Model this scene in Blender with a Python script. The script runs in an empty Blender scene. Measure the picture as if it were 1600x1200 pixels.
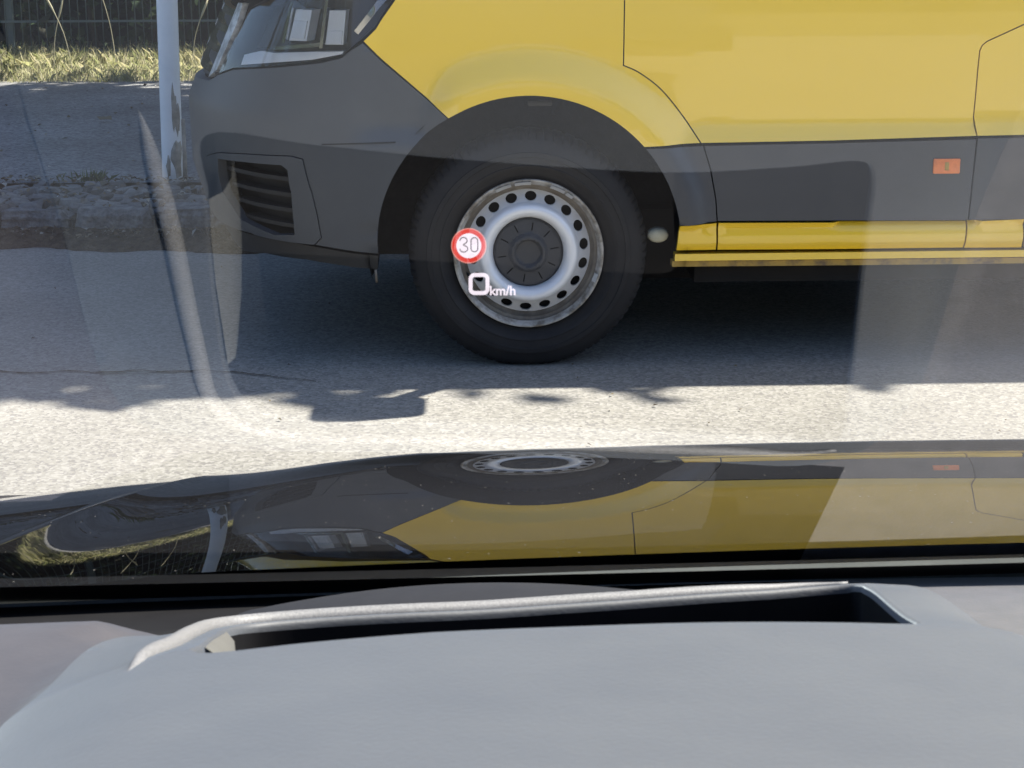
import bpy, bmesh, math, random
import numpy as np
from mathutils import Vector, Matrix
from mathutils.geometry import delaunay_2d_cdt
R_ = math.radians
random.seed(7); rng = np.random.default_rng(7)
SC = bpy.context.scene
COL = SC.collection

# ---------------------------------------------------------------- camera, sky, sun, exposure
EYE_H = 1.43
cam = bpy.data.cameras.new('camera'); camo = bpy.data.objects.new('camera', cam); COL.objects.link(camo)
cam.sensor_width = 36.0; cam.lens = 67.5; cam.clip_start = 0.02; cam.clip_end = 2000
PH, ROLL = R_(14.9), 0.005
Fw = Vector((0, math.cos(PH), -math.sin(PH))); Dn = Vector((0, -math.sin(PH), -math.cos(PH))); Rt = Vector((1, 0, 0))
cx_ = (Rt + ROLL * Dn).normalized(); cy_ = -(Dn - ROLL * Rt).normalized(); cz_ = -Fw
M = Matrix((cx_, cy_, cz_)).transposed().to_4x4(); M.translation = (0, 0, EYE_H)
camo.matrix_world = M
cam.dof.use_dof = True; cam.dof.focus_distance = 5.6; cam.dof.aperture_fstop = 62
SC.camera = camo

SUN_AZ, SUN_EL = R_(74), R_(58)            # azimuth clockwise from +Y (ahead), elevation
w = bpy.data.worlds.new('World'); SC.world = w; w.use_nodes = True
nt = w.node_tree; nt.nodes.clear()
sky = nt.nodes.new('ShaderNodeTexSky'); sky.sky_type = 'NISHITA'; sky.sun_disc = False
sky.sun_elevation = SUN_EL; sky.sun_rotation = SUN_AZ; sky.dust_density = 1.5; sky.air_density = 1.0; sky.ozone_density = 3.0
bg = nt.nodes.new('ShaderNodeBackground'); bg.inputs['Strength'].default_value = 0.085
wo = nt.nodes.new('ShaderNodeOutputWorld')
nt.links.new(sky.outputs[0], bg.inputs[0]); nt.links.new(bg.outputs[0], wo.inputs[0])
sl = bpy.data.lights.new('sun', 'SUN'); sl.energy = 5.0; sl.angle = R_(0.53); sl.color = (1.0, 0.93, 0.82)
so = bpy.data.objects.new('sun', sl); COL.objects.link(so)
sd = Vector((math.sin(SUN_AZ) * math.cos(SUN_EL), math.cos(SUN_AZ) * math.cos(SUN_EL), math.sin(SUN_EL)))
so.rotation_euler = sd.to_track_quat('Z', 'Y').to_euler(); so.location = (8, 3, 14)
vs = SC.view_settings; vs.view_transform = 'Standard'; vs.look = 'None'; vs.exposure = 1.9; vs.gamma = 1.0; vs.use_curve_mapping = False
SC.render.engine = 'CYCLES'
SC.cycles.max_bounces = 10; SC.cycles.transparent_max_bounces = 12; SC.cycles.glossy_bounces = 5; SC.cycles.diffuse_bounces = 4
SC.cycles.use_denoising = True

# ---------------------------------------------------------------- materials
def mat(name, color, rough=0.5, spec=0.5, metal=0.0, coat=0.0, noise=None, bump=None, color2=None, nscale=None, coat_rough=0.03, emis=None, estr=0.0):
    """color2/noise: colour mottling (scale, contrast lo, hi); bump: (scale, strength, distance)."""
    m = bpy.data.materials.new(name); m.use_nodes = True
    t = m.node_tree; b = t.nodes['Principled BSDF']
    b.inputs['Base Color'].default_value = (*color, 1); b.inputs['Roughness'].default_value = rough
    b.inputs['Specular IOR Level'].default_value = spec; b.inputs['Metallic'].default_value = metal
    b.inputs['Coat Weight'].default_value = coat; b.inputs['Coat Roughness'].default_value = coat_rough
    tc = t.nodes.new('ShaderNodeTexCoord')
    if color2 is not None:
        n = t.nodes.new('ShaderNodeTexNoise'); n.inputs['Scale'].default_value = noise[0]; n.inputs['Detail'].default_value = 6
        n.inputs['Roughness'].default_value = 0.65
        r = t.nodes.new('ShaderNodeValToRGB'); r.color_ramp.elements[0].position = noise[1]; r.color_ramp.elements[1].position = noise[2]
        r.color_ramp.elements[0].color = (*color, 1); r.color_ramp.elements[1].color = (*color2, 1)
        t.links.new(tc.outputs['Object'], n.inputs['Vector']); t.links.new(n.outputs['Fac'], r.inputs[0]); t.links.new(r.outputs[0], b.inputs['Base Color'])
    if bump is not None:
        n2 = t.nodes.new('ShaderNodeTexNoise'); n2.inputs['Scale'].default_value = bump[0]; n2.inputs['Detail'].default_value = 3
        bp = t.nodes.new('ShaderNodeBump'); bp.inputs['Strength'].default_value = bump[1]; bp.inputs['Distance'].default_value = bump[2]
        t.links.new(tc.outputs['Object'], n2.inputs['Vector']); t.links.new(n2.outputs['Fac'], bp.inputs['Height']); t.links.new(bp.outputs[0], b.inputs['Normal'])
    return m

def asphalt(name, base, light, dark, big, sc=1.0, bump=0.5):
    m = bpy.data.materials.new(name); m.use_nodes = True
    t = m.node_tree; b = t.nodes['Principled BSDF']; b.inputs['Roughness'].default_value = 0.85; b.inputs['Specular IOR Level'].default_value = 0.3
    tc = t.nodes.new('ShaderNodeTexCoord')
    v = t.nodes.new('ShaderNodeTexVoronoi'); v.inputs['Scale'].default_value = 115 * sc
    rp = t.nodes.new('ShaderNodeValToRGB'); cr = rp.color_ramp
    cr.interpolation = 'CONSTANT'
    cr.elements[0].position = 0; cr.elements[0].color = (*dark, 1); cr.elements[1].position = 0.22; cr.elements[1].color = (*base, 1)
    e = cr.elements.new(0.72); e.color = (*light, 1)
    sep = t.nodes.new('ShaderNodeSeparateColor')
    t.links.new(tc.outputs['Object'], v.inputs['Vector']); t.links.new(v.outputs['Color'], sep.inputs[0]); t.links.new(sep.outputs[0], rp.inputs[0])
    n = t.nodes.new('ShaderNodeTexNoise'); n.inputs['Scale'].default_value = 1.3; n.inputs['Detail'].default_value = 8
    n3 = t.nodes.new('ShaderNodeTexNoise'); n3.inputs['Scale'].default_value = 30 * sc; n3.inputs['Detail'].default_value = 4
    mr = t.nodes.new('ShaderNodeMapRange'); mr.inputs['From Min'].default_value = 0.3; mr.inputs['From Max'].default_value = 0.7
    mr.inputs['To Min'].default_value = big[0]; mr.inputs['To Max'].default_value = big[1]
    mx = t.nodes.new('ShaderNodeMix'); mx.data_type = 'RGBA'; mx.blend_type = 'MULTIPLY'; mx.inputs['Factor'].default_value = 1
    mr2 = t.nodes.new('ShaderNodeMapRange'); mr2.inputs['From Min'].default_value = 0.3; mr2.inputs['From Max'].default_value = 0.7
    mr2.inputs['To Min'].default_value = 0.92; mr2.inputs['To Max'].default_value = 1.08
    mm = t.nodes.new('ShaderNodeMath'); mm.operation = 'MULTIPLY'
    t.links.new(tc.outputs['Object'], n.inputs['Vector']); t.links.new(tc.outputs['Object'], n3.inputs['Vector'])
    t.links.new(n.outputs['Fac'], mr.inputs['Value']); t.links.new(n3.outputs['Fac'], mr2.inputs['Value'])
    t.links.new(mr.outputs[0], mm.inputs[0]); t.links.new(mr2.outputs[0], mm.inputs[1])
    t.links.new(rp.outputs[0], mx.inputs['A']); t.links.new(mm.outputs[0], mx.inputs['B']); t.links.new(mx.outputs['Result'], b.inputs['Base Color'])
    bp = t.nodes.new('ShaderNodeBump'); bp.inputs['Strength'].default_value = bump; bp.inputs['Distance'].default_value = 0.006
    t.links.new(v.outputs['Distance'], bp.inputs['Height']); t.links.new(bp.outputs[0], b.inputs['Normal'])
    return m

M_road = asphalt('road asphalt', (.225, .218, .20), (.275, .268, .25), (.175, .168, .16), (.88, 1.12), bump=.06)
M_pave = asphalt('old pavement asphalt', (.17, .17, .17), (.22, .22, .22), (.11, .11, .11), (.7, 1.25), sc=.6)
M_earth = mat('earth', (.10, .085, .06), .95, .1, color2=(.17, .15, .10), noise=(3, .35, .7), bump=(30, .5, .02))
M_granite = mat('kerb granite', (.07, .07, .075), .85, .3, color2=(.24, .235, .23), noise=(24, .35, .68), bump=(45, .9, .02))
M_cobble = [mat('cobble granite', c, .8, .3, color2=c2, noise=(25, .35, .7), bump=(60, .5, .006)) for c, c2 in
            (((.10, .10, .105), (.21, .20, .19)), ((.15, .145, .14), (.26, .25, .23)), ((.09, .085, .08), (.17, .15, .13)))]
M_dirt = mat('gutter dirt', (.022, .016, .011), .95, .1, color2=(.10, .075, .05), noise=(22, .4, .68), bump=(50, .8, .02))
M_yellow = mat('van yellow paint', (.86, .57, .03), .35, .5, coat=1.0, coat_rough=.02)
M_clad = mat('van grey plastic cladding', (.045, .048, .056), .42, .5, color2=(.054, .056, .063), noise=(9, .3, .7), bump=(900, .12, .001))
M_bump = mat('van bumper plastic', (.040, .046, .055), .5, .5, color2=(.050, .056, .064), noise=(5, .3, .7), bump=(900, .2, .001))
M_black = mat('black plastic', (.012, .012, .013), .6, .4, color2=(.02, .02, .02), noise=(8, .3, .7))
M_dark = mat('dark underbody', (.008, .008, .009), .9, .2, color2=(.015, .014, .013), noise=(6, .3, .7))
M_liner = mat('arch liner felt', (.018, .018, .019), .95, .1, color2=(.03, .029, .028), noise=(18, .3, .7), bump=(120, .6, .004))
M_ochre = mat('dirty sill flange', (.40, .27, .07), .7, .3, color2=(.15, .11, .07), noise=(16, .45, .65))
M_tyre = mat('tyre rubber', (.014, .014, .016), .75, .3, color2=(.024, .023, .023), noise=(9, .3, .7), bump=(200, .15, .002))
M_rim = mat('silver wheel paint', (.76, .78, .82), .34, .5, metal=.15, color2=(.68, .69, .72), noise=(12, .3, .75))
M_rimdirt = mat('dirty wheel flange', (.38, .37, .35), .5, .4, metal=.3, color2=(.15, .13, .105), noise=(22, .42, .62))
M_rust = mat('brown dusty rim barrel', (.13, .11, .09), .75, .3, metal=.2, color2=(.22, .20, .17), noise=(18, .4, .7))
M_cap = mat('hub cap plastic', (.045, .047, .052), .55, .4, color2=(.055, .055, .06), noise=(15, .3, .7))
M_lead = mat('wheel weight lead', (.55, .55, .54), .5, .4, metal=.4, color2=(.4, .4, .4), noise=(30, .3, .7))
M_chrome = mat('chrome trim', (.75, .76, .78), .12, .5, metal=1.0, color2=(.6, .61, .63), noise=(6, .3, .7))
M_lampin = mat('lamp housing inner', (.035, .03, .026), .35, .5, color2=(.055, .045, .035), noise=(7, .35, .65))
M_satin = mat('satin silver trim', (.55, .57, .59), .3, .6, metal=.3, color2=(.25, .26, .27), noise=(26, .42, .6))
M_reflector = mat('lamp module white', (.90, .91, .92), .3, .5, color2=(.82, .83, .84), noise=(20, .3, .7))
M_guide = mat('lamp light guide', (.90, .92, .95), .15, .6, color2=(.8, .83, .88), noise=(12, .3, .7))
M_orange = mat('orange side marker', (.80, .22, .06), .3, .5, color2=(.62, .17, .05), noise=(60, .4, .7), bump=(300, .2, .001))
M_pale = mat('pale disc', (.50, .48, .36), .6, .4, color2=(.38, .36, .28), noise=(30, .3, .7))
M_pole = mat('white painted pole', (.80, .83, .86), .45, .4, color2=(.70, .74, .78), noise=(7, .35, .7), bump=(30, .2, .003))
M_zinc = mat('bare pole patch', (.22, .21, .19), .7, .4, metal=.4, color2=(.36, .35, .32), noise=(14, .4, .6))
M_fence = mat('dark green fence wire', (.09, .12, .12), .5, .4, color2=(.12, .15, .15), noise=(9, .3, .7))
M_bark = mat('bark', (.06, .045, .035), .95, .1, color2=(.11, .09, .07), noise=(12, .3, .7), bump=(25, .8, .03))
M_skyglass = mat('van window glass', (.01, .012, .014), .04, .5, color2=(.012, .014, .016), noise=(3, .3, .7))
M_dash = mat('dash soft plastic', (.038, .041, .048), .6, .5, color2=(.046, .049, .055), noise=(18, .3, .72), bump=(420, .25, .0008))
M_deck = mat('grained dash deck', (.055, .055, .06), .5, .5, color2=(.072, .07, .076), noise=(60, .3, .7), bump=(420, .25, .0008))
M_deckshade = mat('dash deck painted shade', (.030, .028, .033), .6, .4, color2=(.038, .035, .04), noise=(40, .3, .7), bump=(420, .2, .0006))  # deck plastic again, darker: the dimmer light on the left put into colour
M_rimtrim = mat('grained hud rim', (.085, .086, .09), .6, .5, color2=(.14, .14, .145), noise=(900, .4, .62), bump=(1100, .25, .0004))
M_cover = mat('dark defroster cover', (.009, .010, .014), .85, .2, color2=(.012, .013, .017), noise=(30, .3, .7))
M_well = mat('black well lining', (.004, .004, .005), .9, .1, color2=(.007, .007, .008), noise=(20, .3, .7))
M_wellend = mat('well end painted lit', (.085, .085, .082), .6, .3, color2=(.07, .07, .067), noise=(50, .3, .7))  # well end wall, sunlight painted in as a lighter grey
M_frit = mat('black glass border', (.004, .004, .005), .5, .3, color2=(.007, .007, .008), noise=(20, .3, .7))
M_cowl = mat('cowl rubber', (.055, .062, .060), .7, .3, color2=(.08, .088, .085), noise=(14, .3, .7), bump=(120, .4, .002))

for m_, wgt in ((M_dash, .235), (M_deck, .22), (M_deckshade, .16)):
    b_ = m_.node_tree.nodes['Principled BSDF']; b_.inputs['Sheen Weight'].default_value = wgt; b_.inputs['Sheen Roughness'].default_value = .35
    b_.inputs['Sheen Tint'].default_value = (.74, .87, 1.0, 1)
def leafmat(name, cols, rough=.55, trans=.25):
    m = bpy.data.materials.new(name); m.use_nodes = True; t = m.node_tree
    b = t.nodes['Principled BSDF']; b.inputs['Roughness'].default_value = rough; b.inputs['Specular IOR Level'].default_value = .3
    g = t.nodes.new('ShaderNodeNewGeometry'); r = t.nodes.new('ShaderNodeValToRGB'); cr = r.color_ramp
    cr.elements[0].color = (*cols[0], 1); cr.elements[1].color = (*cols[-1], 1)
    for i, c in enumerate(cols[1:-1]): e = cr.elements.new((i + 1) / (len(cols) - 1)); e.color = (*c, 1)
    t.links.new(g.outputs['Random Per Island'], r.inputs[0]); t.links.new(r.outputs[0], b.inputs['Base Color'])
    tr = t.nodes.new('ShaderNodeBsdfTranslucent'); t.links.new(r.outputs[0], tr.inputs[0])
    mx = t.nodes.new('ShaderNodeMixShader'); mx.inputs[0].default_value = trans
    t.links.new(b.outputs[0], mx.inputs[1]); t.links.new(tr.outputs[0], mx.inputs[2])
    t.links.new(mx.outputs[0], t.nodes['Material Output'].inputs[0])
    return m
M_leaf = leafmat('tree leaves', [(.035, .065, .015), (.06, .10, .025), (.09, .12, .03)])
M_hedge = leafmat('hedge leaves', [(.014, .03, .014), (.026, .05, .022), (.045, .075, .035), (.035, .032, .018)])
M_grass = leafmat('dry verge grass', [(.27, .29, .12), (.46, .44, .25), (.58, .54, .36), (.34, .38, .15), (.66, .62, .46)], .7, .4)
M_straw = leafmat('pale dry stalks', [(.38, .36, .24), (.50, .47, .34)], .7, .3)
M_litter = leafmat('leaf litter', [(.05, .035, .02), (.12, .08, .045), (.20, .16, .10), (.07, .06, .035), (.45, .43, .38)], .8, .1)
M_weed = leafmat('green weed', [(.06, .11, .03), (.14, .18, .06)], .6, .3)

def glassmat(name, gain, tint, rough=0.0):
    """thin pane: passes light straight through, mirrors by the Fresnel law of its two faces"""
    m = bpy.data.materials.new(name); m.use_nodes = True; t = m.node_tree; t.nodes.clear()
    o = t.nodes.new('ShaderNodeOutputMaterial'); tr = t.nodes.new('ShaderNodeBsdfTransparent'); tr.inputs[0].default_value = (*tint, 1)
    gl = t.nodes.new('ShaderNodeBsdfGlossy'); gl.inputs['Roughness'].default_value = rough
    fr = t.nodes.new('ShaderNodeFresnel'); fr.inputs['IOR'].default_value = 1.52
    geo = t.nodes.new('ShaderNodeNewGeometry')   # same Fresnel from either side: flip the IOR effect of backfaces
    ior = t.nodes.new('ShaderNodeMath'); ior.operation = 'MULTIPLY_ADD'; ior.inputs[1].default_value = 1 / 1.52 - 1.52; ior.inputs[2].default_value = 1.52
    t.links.new(geo.outputs['Backfacing'], ior.inputs[0])
    inv = t.nodes.new('ShaderNodeMath'); inv.operation = 'MULTIPLY'; inv.inputs[1].default_value = gain; inv.use_clamp = True
    mx = t.nodes.new('ShaderNodeMixShader')
    t.links.new(fr.outputs[0], inv.inputs[0]); t.links.new(inv.outputs[0], mx.inputs[0])
    t.links.new(tr.outputs[0], mx.inputs[1]); t.links.new(gl.outputs[0], mx.inputs[2]); t.links.new(mx.outputs[0], o.inputs[0])
    return m
M_wind = glassmat('windscreen glass', 1.5, (.97, .985, .98))
M_lens = glassmat('lamp lens', 1.4, (.97, .98, .99))

def emit(name, c, s, through=.25):
    """projected light: glows and lets what lies behind shine through"""
    m = bpy.data.materials.new(name); m.use_nodes = True; t = m.node_tree; t.nodes.clear()
    o = t.nodes.new('ShaderNodeOutputMaterial'); e = t.nodes.new('ShaderNodeEmission'); e.inputs[0].default_value = (*c, 1); e.inputs[1].default_value = s
    tr = t.nodes.new('ShaderNodeBsdfTransparent'); tr.inputs[0].default_value = (through, through, through, 1); ad = t.nodes.new('ShaderNodeAddShader')
    t.links.new(e.outputs[0], ad.inputs[0]); t.links.new(tr.outputs[0], ad.inputs[1]); t.links.new(ad.outputs[0], o.inputs[0]); return m

def bonnet_mat():
    m = bpy.data.materials.new('black bonnet paint'); m.use_nodes = True; t = m.node_tree
    b = t.nodes['Principled BSDF']; b.inputs['Roughness'].default_value = .25; b.inputs['Specular IOR Level'].default_value = 0; b.inputs['Coat Weight'].default_value = 1; b.inputs['Coat Roughness'].default_value = .0
    b.inputs['Coat IOR'].default_value = 1.95
    tc = t.nodes.new('ShaderNodeTexCoord'); v = t.nodes.new('ShaderNodeTexVoronoi'); v.inputs['Scale'].default_value = 150
    n = t.nodes.new('ShaderNodeTexNoise'); n.inputs['Scale'].default_value = 6; n.inputs['Detail'].default_value = 3
    t.links.new(tc.outputs['Object'], v.inputs['Vector']); t.links.new(tc.outputs['Object'], n.inputs['Vector'])
    s = t.nodes.new('ShaderNodeSeparateColor'); t.links.new(v.outputs['Color'], s.inputs[0])
    # dust: only a few cells, each with a random small radius
    mr = t.nodes.new('ShaderNodeMapRange'); mr.inputs['From Min'].default_value = .72; mr.inputs['From Max'].default_value = 1.0; mr.inputs['To Min'].default_value = 0; mr.inputs['To Max'].default_value = .12
    t.links.new(s.outputs[0], mr.inputs['Value'])
    lt = t.nodes.new('ShaderNodeMath'); lt.operation = 'LESS_THAN'; t.links.new(v.outputs['Distance'], lt.inputs[0]); t.links.new(mr.outputs[0], lt.inputs[1])
    mx = t.nodes.new('ShaderNodeMix'); mx.data_type = 'RGBA'; mx.inputs['A'].default_value = (.003, .003, .0035, 1); mx.inputs['B'].default_value = (.24, .23, .21, 1)
    t.links.new(lt.outputs[0], mx.inputs['Factor']); t.links.new(mx.outputs['Result'], b.inputs['Base Color'])
    iv = t.nodes.new('ShaderNodeMath'); iv.operation = 'SUBTRACT'; iv.inputs[0].default_value = 1; t.links.new(lt.outputs[0], iv.inputs[1]); t.links.new(iv.outputs[0], b.inputs['Coat Weight'])
    return m
M_bonnet = bonnet_mat()

# ---------------------------------------------------------------- object helpers
def link(name, me, m=None, parent=None, **props):
    o = bpy.data.objects.new(name, me); COL.objects.link(o)
    if m is not None and me is not None and not me.materials:
        for q in (m if isinstance(m, (list, tuple)) else [m]): me.materials.append(q)
    if parent is not None: o.parent = parent
    for k, v in props.items(): o[k] = v
    return o
def mesh(name, vs_, fs, smooth=True, sharp=None):
    me = bpy.data.meshes.new(name); me.from_pydata([tuple(v) for v in vs_], [], fs); me.update()
    if smooth:
        me.polygons.foreach_set('use_smooth', [True] * len(me.polygons))
        if sharp: me.set_sharp_from_angle(angle=R_(sharp))
    return me
def obj(name, vs_, fs, m, parent=None, smooth=True, sharp=None, **props):
    return link(name, mesh(name, vs_, fs, smooth, sharp), m, parent, **props)
def empty(name, label, cat, loc=(0, 0, 0), rz=0, group=None):
    o = bpy.data.objects.new(name, None); COL.objects.link(o); o.location = loc; o.rotation_euler = (0, 0, rz); o.empty_display_size = .1
    o['label'] = label; o['category'] = cat
    if group: o['group'] = group
    return o
def box_data(x0, x1, y0, y1, z0, z1):
    v = [(x, y, z) for z in (z0, z1) for y in (y0, y1) for x in (x0, x1)]
    f = [(0, 2, 3, 1), (4, 5, 7, 6), (0, 1, 5, 4), (2, 6, 7, 3), (0, 4, 6, 2), (1, 3, 7, 5)]
    return v, f
def bevel_box(name, x0, x1, y0, y1, z0, z1, bev, m, parent=None, seg=2):
    v, f = box_data(x0, x1, y0, y1, z0, z1); bm = bmesh.new()
    vv = [bm.verts.new(p) for p in v]
    for q in f: bm.faces.new([vv[i] for i in q])
    bmesh.ops.recalc_face_normals(bm, faces=bm.faces)
    if bev: bmesh.ops.bevel(bm, geom=list(bm.edges), offset=bev, segments=seg, affect='EDGES', profile=.5)
    me = bpy.data.meshes.new(name); bm.to_mesh(me); bm.free()
    me.polygons.foreach_set('use_smooth', [True] * len(me.polygons)); me.set_sharp_from_angle(angle=R_(40))
    return link(name, me, m, parent)
def tube_data(path, rad, n=10, cap=True):
    path = [Vector(p) for p in path]; k = len(path); rad = [rad] * k if np.isscalar(rad) else [float(q) for q in rad]
    vs_, fs = [], []; up = Vector((0.13, 0.21, .97))
    for i, p in enumerate(path):
        d = (path[min(i + 1, k - 1)] - path[max(i - 1, 0)]).normalized()
        a = d.cross(up); a = a.normalized() if a.length > 1e-4 else Vector((1, 0, 0)); b = d.cross(a)
        for j in range(n):
            t = 2 * math.pi * j / n; vs_.append(p + rad[i] * (math.cos(t) * a + math.sin(t) * b))
    for i in range(k - 1):
        for j in range(n):
            fs.append((i * n + j, i * n + (j + 1) % n, (i + 1) * n + (j + 1) % n, (i + 1) * n + j))
    if cap: fs.append(tuple(range(n))[::-1]); fs.append(tuple(range((k - 1) * n, k * n)))
    return vs_, fs
def catmull(pts, per=8, closed=False):
    pts = [np.array(p, float) for p in pts]; n = len(pts); out = []
    rngi = range(n) if closed else range(n - 1)
    for i in rngi:
        p0 = pts[(i - 1) % n] if closed or i > 0 else 2 * pts[0] - pts[1]
        p1 = pts[i]; p2 = pts[(i + 1) % n]; p3 = pts[(i + 2) % n] if closed or i + 2 < n else 2 * pts[-1] - pts[-2]
        for k in range(per):
            t = k / per
            out.append(.5 * ((2 * p1) + (-p0 + p2) * t + (2 * p0 - 5 * p1 + 4 * p2 - p3) * t * t + (-p0 + 3 * p1 - 3 * p2 + p3) * t ** 3))
    if not closed: out.append(pts[-1])
    return out
def inpoly(x, y, poly):
    r = False; n = len(poly); j = n - 1
    for i in range(n):
        xi, yi = poly[i]; xj, yj = poly[j]
        if (yi > y) != (yj > y) and x < (xj - xi) * (y - yi) / (yj - yi) + xi: r = not r
        j = i
    return r
def area2(p): return sum(p[i - 1][0] * p[i][1] - p[i][0] * p[i - 1][1] for i in range(len(p)))
def inset(poly, d):
    if area2(poly) < 0: poly = poly[::-1]
    n = len(poly); out = []
    for i in range(n):
        a, b, c = (np.array(poly[k % n], float) for k in (i - 1, i, i + 1))
        e1 = b - a; e2 = c - b; e1 /= max(np.hypot(*e1), 1e-9); e2 /= max(np.hypot(*e2), 1e-9)
        n1 = np.array([-e1[1], e1[0]]); n2 = np.array([-e2[1], e2[0]]); q = n1 + n2; l = max(q @ q, .5)
        out.append(tuple(b + q * 2 * d / l))
    return out
def resample(poly, step):
    out = []; n = len(poly)
    for i in range(n):
        a = np.array(poly[i], float); b = np.array(poly[(i + 1) % n], float); k = max(1, int(math.ceil(np.hypot(*(b - a)) / step)))
        out += [tuple(a + (b - a) * j / k) for j in range(k)]
    return out
def sheet(outline, holes, step, fmap, skirt=0.0, gap=0.0, hole_step=None):
    """Triangulated sheet inside a 2-D outline (minus holes), lifted to 3-D by fmap(u, v, depth); its rim is folded in by skirt."""
    o = resample(inset(outline, gap) if gap else (outline if area2(outline) > 0 else outline[::-1]), step)
    hs = [resample(h if area2(h) > 0 else h[::-1], hole_step or step) for h in holes]
    pts = []; edges = []
    for lp in [o] + hs:
        b = len(pts); pts += lp; edges += [(b + i, b + (i + 1) % len(lp)) for i in range(len(lp))]
    us = [p[0] for p in o]; vv = [p[1] for p in o]
    nb = len(pts); B = np.array(pts)
    row = 0; v = min(vv) + step * .5
    while v < max(vv):
        u = min(us) + step * (.5 if row % 2 else .25)
        while u < max(us):
            if inpoly(u, v, o) and not any(inpoly(u, v, h) for h in hs) and np.min(np.hypot(B[:, 0] - u, B[:, 1] - v)) > step * .45: pts.append((u, v))
            u += step
        v += step * .87; row += 1
    V2, E2, F2, _, _, _ = delaunay_2d_cdt([Vector(p) for p in pts], edges, [], 0, 1e-7)
    fs = []
    for f in F2:
        cx = sum(V2[i][0] for i in f) / len(f); cy = sum(V2[i][1] for i in f) / len(f)
        if inpoly(cx, cy, o) and not any(inpoly(cx, cy, h) for h in hs): fs.append(tuple(f))
    vs_ = [fmap(p[0], p[1], 0.0) for p in V2]
    if skirt:
        from collections import Counter
        c = Counter()
        for f in fs:
            for i in range(len(f)): c[tuple(sorted((f[i], f[(i + 1) % len(f)])))] += 1
        m2 = {}
        def low(i):
            if i not in m2: m2[i] = len(vs_); vs_.append(fmap(V2[i][0], V2[i][1], skirt))
            return m2[i]
        for f in list(fs):
            for i in range(len(f)):
                a, b = f[i], f[(i + 1) % len(f)]
                if c[tuple(sorted((a, b)))] == 1: fs.append((b, a, low(a), low(b)))
    return vs_, fs

# ================================================================ SETTING
def quad_sheet(name, x0, x1, y0, y1, z, m, nx=1, ny=1, **p):
    vs_ = [(x0 + (x1 - x0) * i / nx, y0 + (y1 - y0) * j / ny, z) for j in range(ny + 1) for i in range(nx + 1)]
    fs = [(j * (nx + 1) + i, j * (nx + 1) + i + 1, (j + 1) * (nx + 1) + i + 1, (j + 1) * (nx + 1) + i) for j in range(ny) for i in range(nx)]
    return obj(name, vs_, fs, m, smooth=False, **p)
quad_sheet('ground', -400, 400, -400, 400, -.03, M_earth, kind='structure')
KY = 7.62                                    # road side of the kerb
road = quad_sheet('road', -60, 60, -5.5, KY, 0, M_road, kind='structure')
quad_sheet('pavement', -60, 60, 8.42, 12.75, .118, M_pave, kind='structure')
quad_sheet('verge', -60, 60, 12.75, 40, .114, M_earth, kind='structure')
# side skirts so the raised pavement has a body
# kerb of rough granite stones
kerb = quad_sheet('kerb', -60, 60, KY + .02, 7.80, .09, M_dirt, kind='structure')
def rough_stone(lx, ly, lz, seed, jit=.012, bev=.015):
    r = random.Random(seed); v, f = box_data(-lx / 2, lx / 2, -ly / 2, ly / 2, -lz, 0); bm = bmesh.new()
    vv = [bm.verts.new(p) for p in v]
    for q in f: bm.faces.new([vv[i] for i in q])
    bmesh.ops.recalc_face_normals(bm, faces=bm.faces)
    bmesh.ops.bevel(bm, geom=list(bm.edges), offset=bev, segments=1, affect='EDGES')
    for q in bm.verts: q.co += Vector((r.uniform(-jit, jit), r.uniform(-jit, jit), r.uniform(-jit, jit) * .7))
    me = bpy.data.meshes.new('stone'); bm.to_mesh(me); bm.free(); return me
kmesh = [rough_stone(l, .17, .16, i, .016, .022) for i, l in enumerate((.22, .27, .31, .25))]
for q in kmesh: q.materials.append(M_granite)
x = -4.2
while x < 5.0:
    k = random.randrange(4); l = (.22, .27, .31, .25)[k]
    o = link('kerb_stone', kmesh[k], None, kerb); o.location = (x + l / 2, KY + .09 + random.uniform(-.012, .012), .125 + random.uniform(-.01, .01)); o.rotation_euler = (random.uniform(-.04, .04), 0, random.uniform(-.05, .05) + random.choice((0, math.pi)))
    x += l + random.uniform(.012, .035)
# cobbled strip
strip = quad_sheet('cobble_strip', -60, 60, 7.80, 8.42, .095, M_dirt, kind='structure')
cm = []
for i in range(9):
    me = rough_stone(random.uniform(.075, .11), random.uniform(.07, .095), .07, 40 + i, .010, .014); me.materials.append(M_cobble[i % 3]); cm.append(me)
y = 7.85; row = 0
cnt = 0
while y < 8.40:
    x = -3.0 + (row % 2) * .05
    while x < .35 and cnt < 290:
        o = link('cobble', random.choice(cm), None, strip); o.location = (x + random.uniform(-.012, .012), y + random.uniform(-.012, .012), .122 + random.uniform(-.014, .010))
        o.rotation_euler = (random.uniform(-.12, .12), random.uniform(-.12, .12), random.uniform(-.25, .25) + random.choice((0, math.pi)))
        cnt += 1; x += .112
    y += .098; row += 1
# gutter dirt, a wavy low sheet along the kerb
vs_, fs = [], []
N = 240
for i in range(N + 1):
    x = -5 + 8 * i / N
    wv = .17 + .05 * math.sin(x * 4.1) + .035 * math.sin(x * 11.3 + 1) + .03 * random.random()
    for j, (dy, z) in enumerate(((KY + .02, .055), (KY - wv * .35, .03), (KY - wv * .75, .014), (KY - wv, .002))):
        vs_.append((x, dy, z + random.uniform(0, .008) * (j < 3)))
for i in range(N):
    for j in range(3): a = i * 4 + j; fs.append((a, a + 4, a + 5, a + 1))
obj('gutter_dirt', vs_, fs, M_dirt, kind='stuff')
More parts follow.
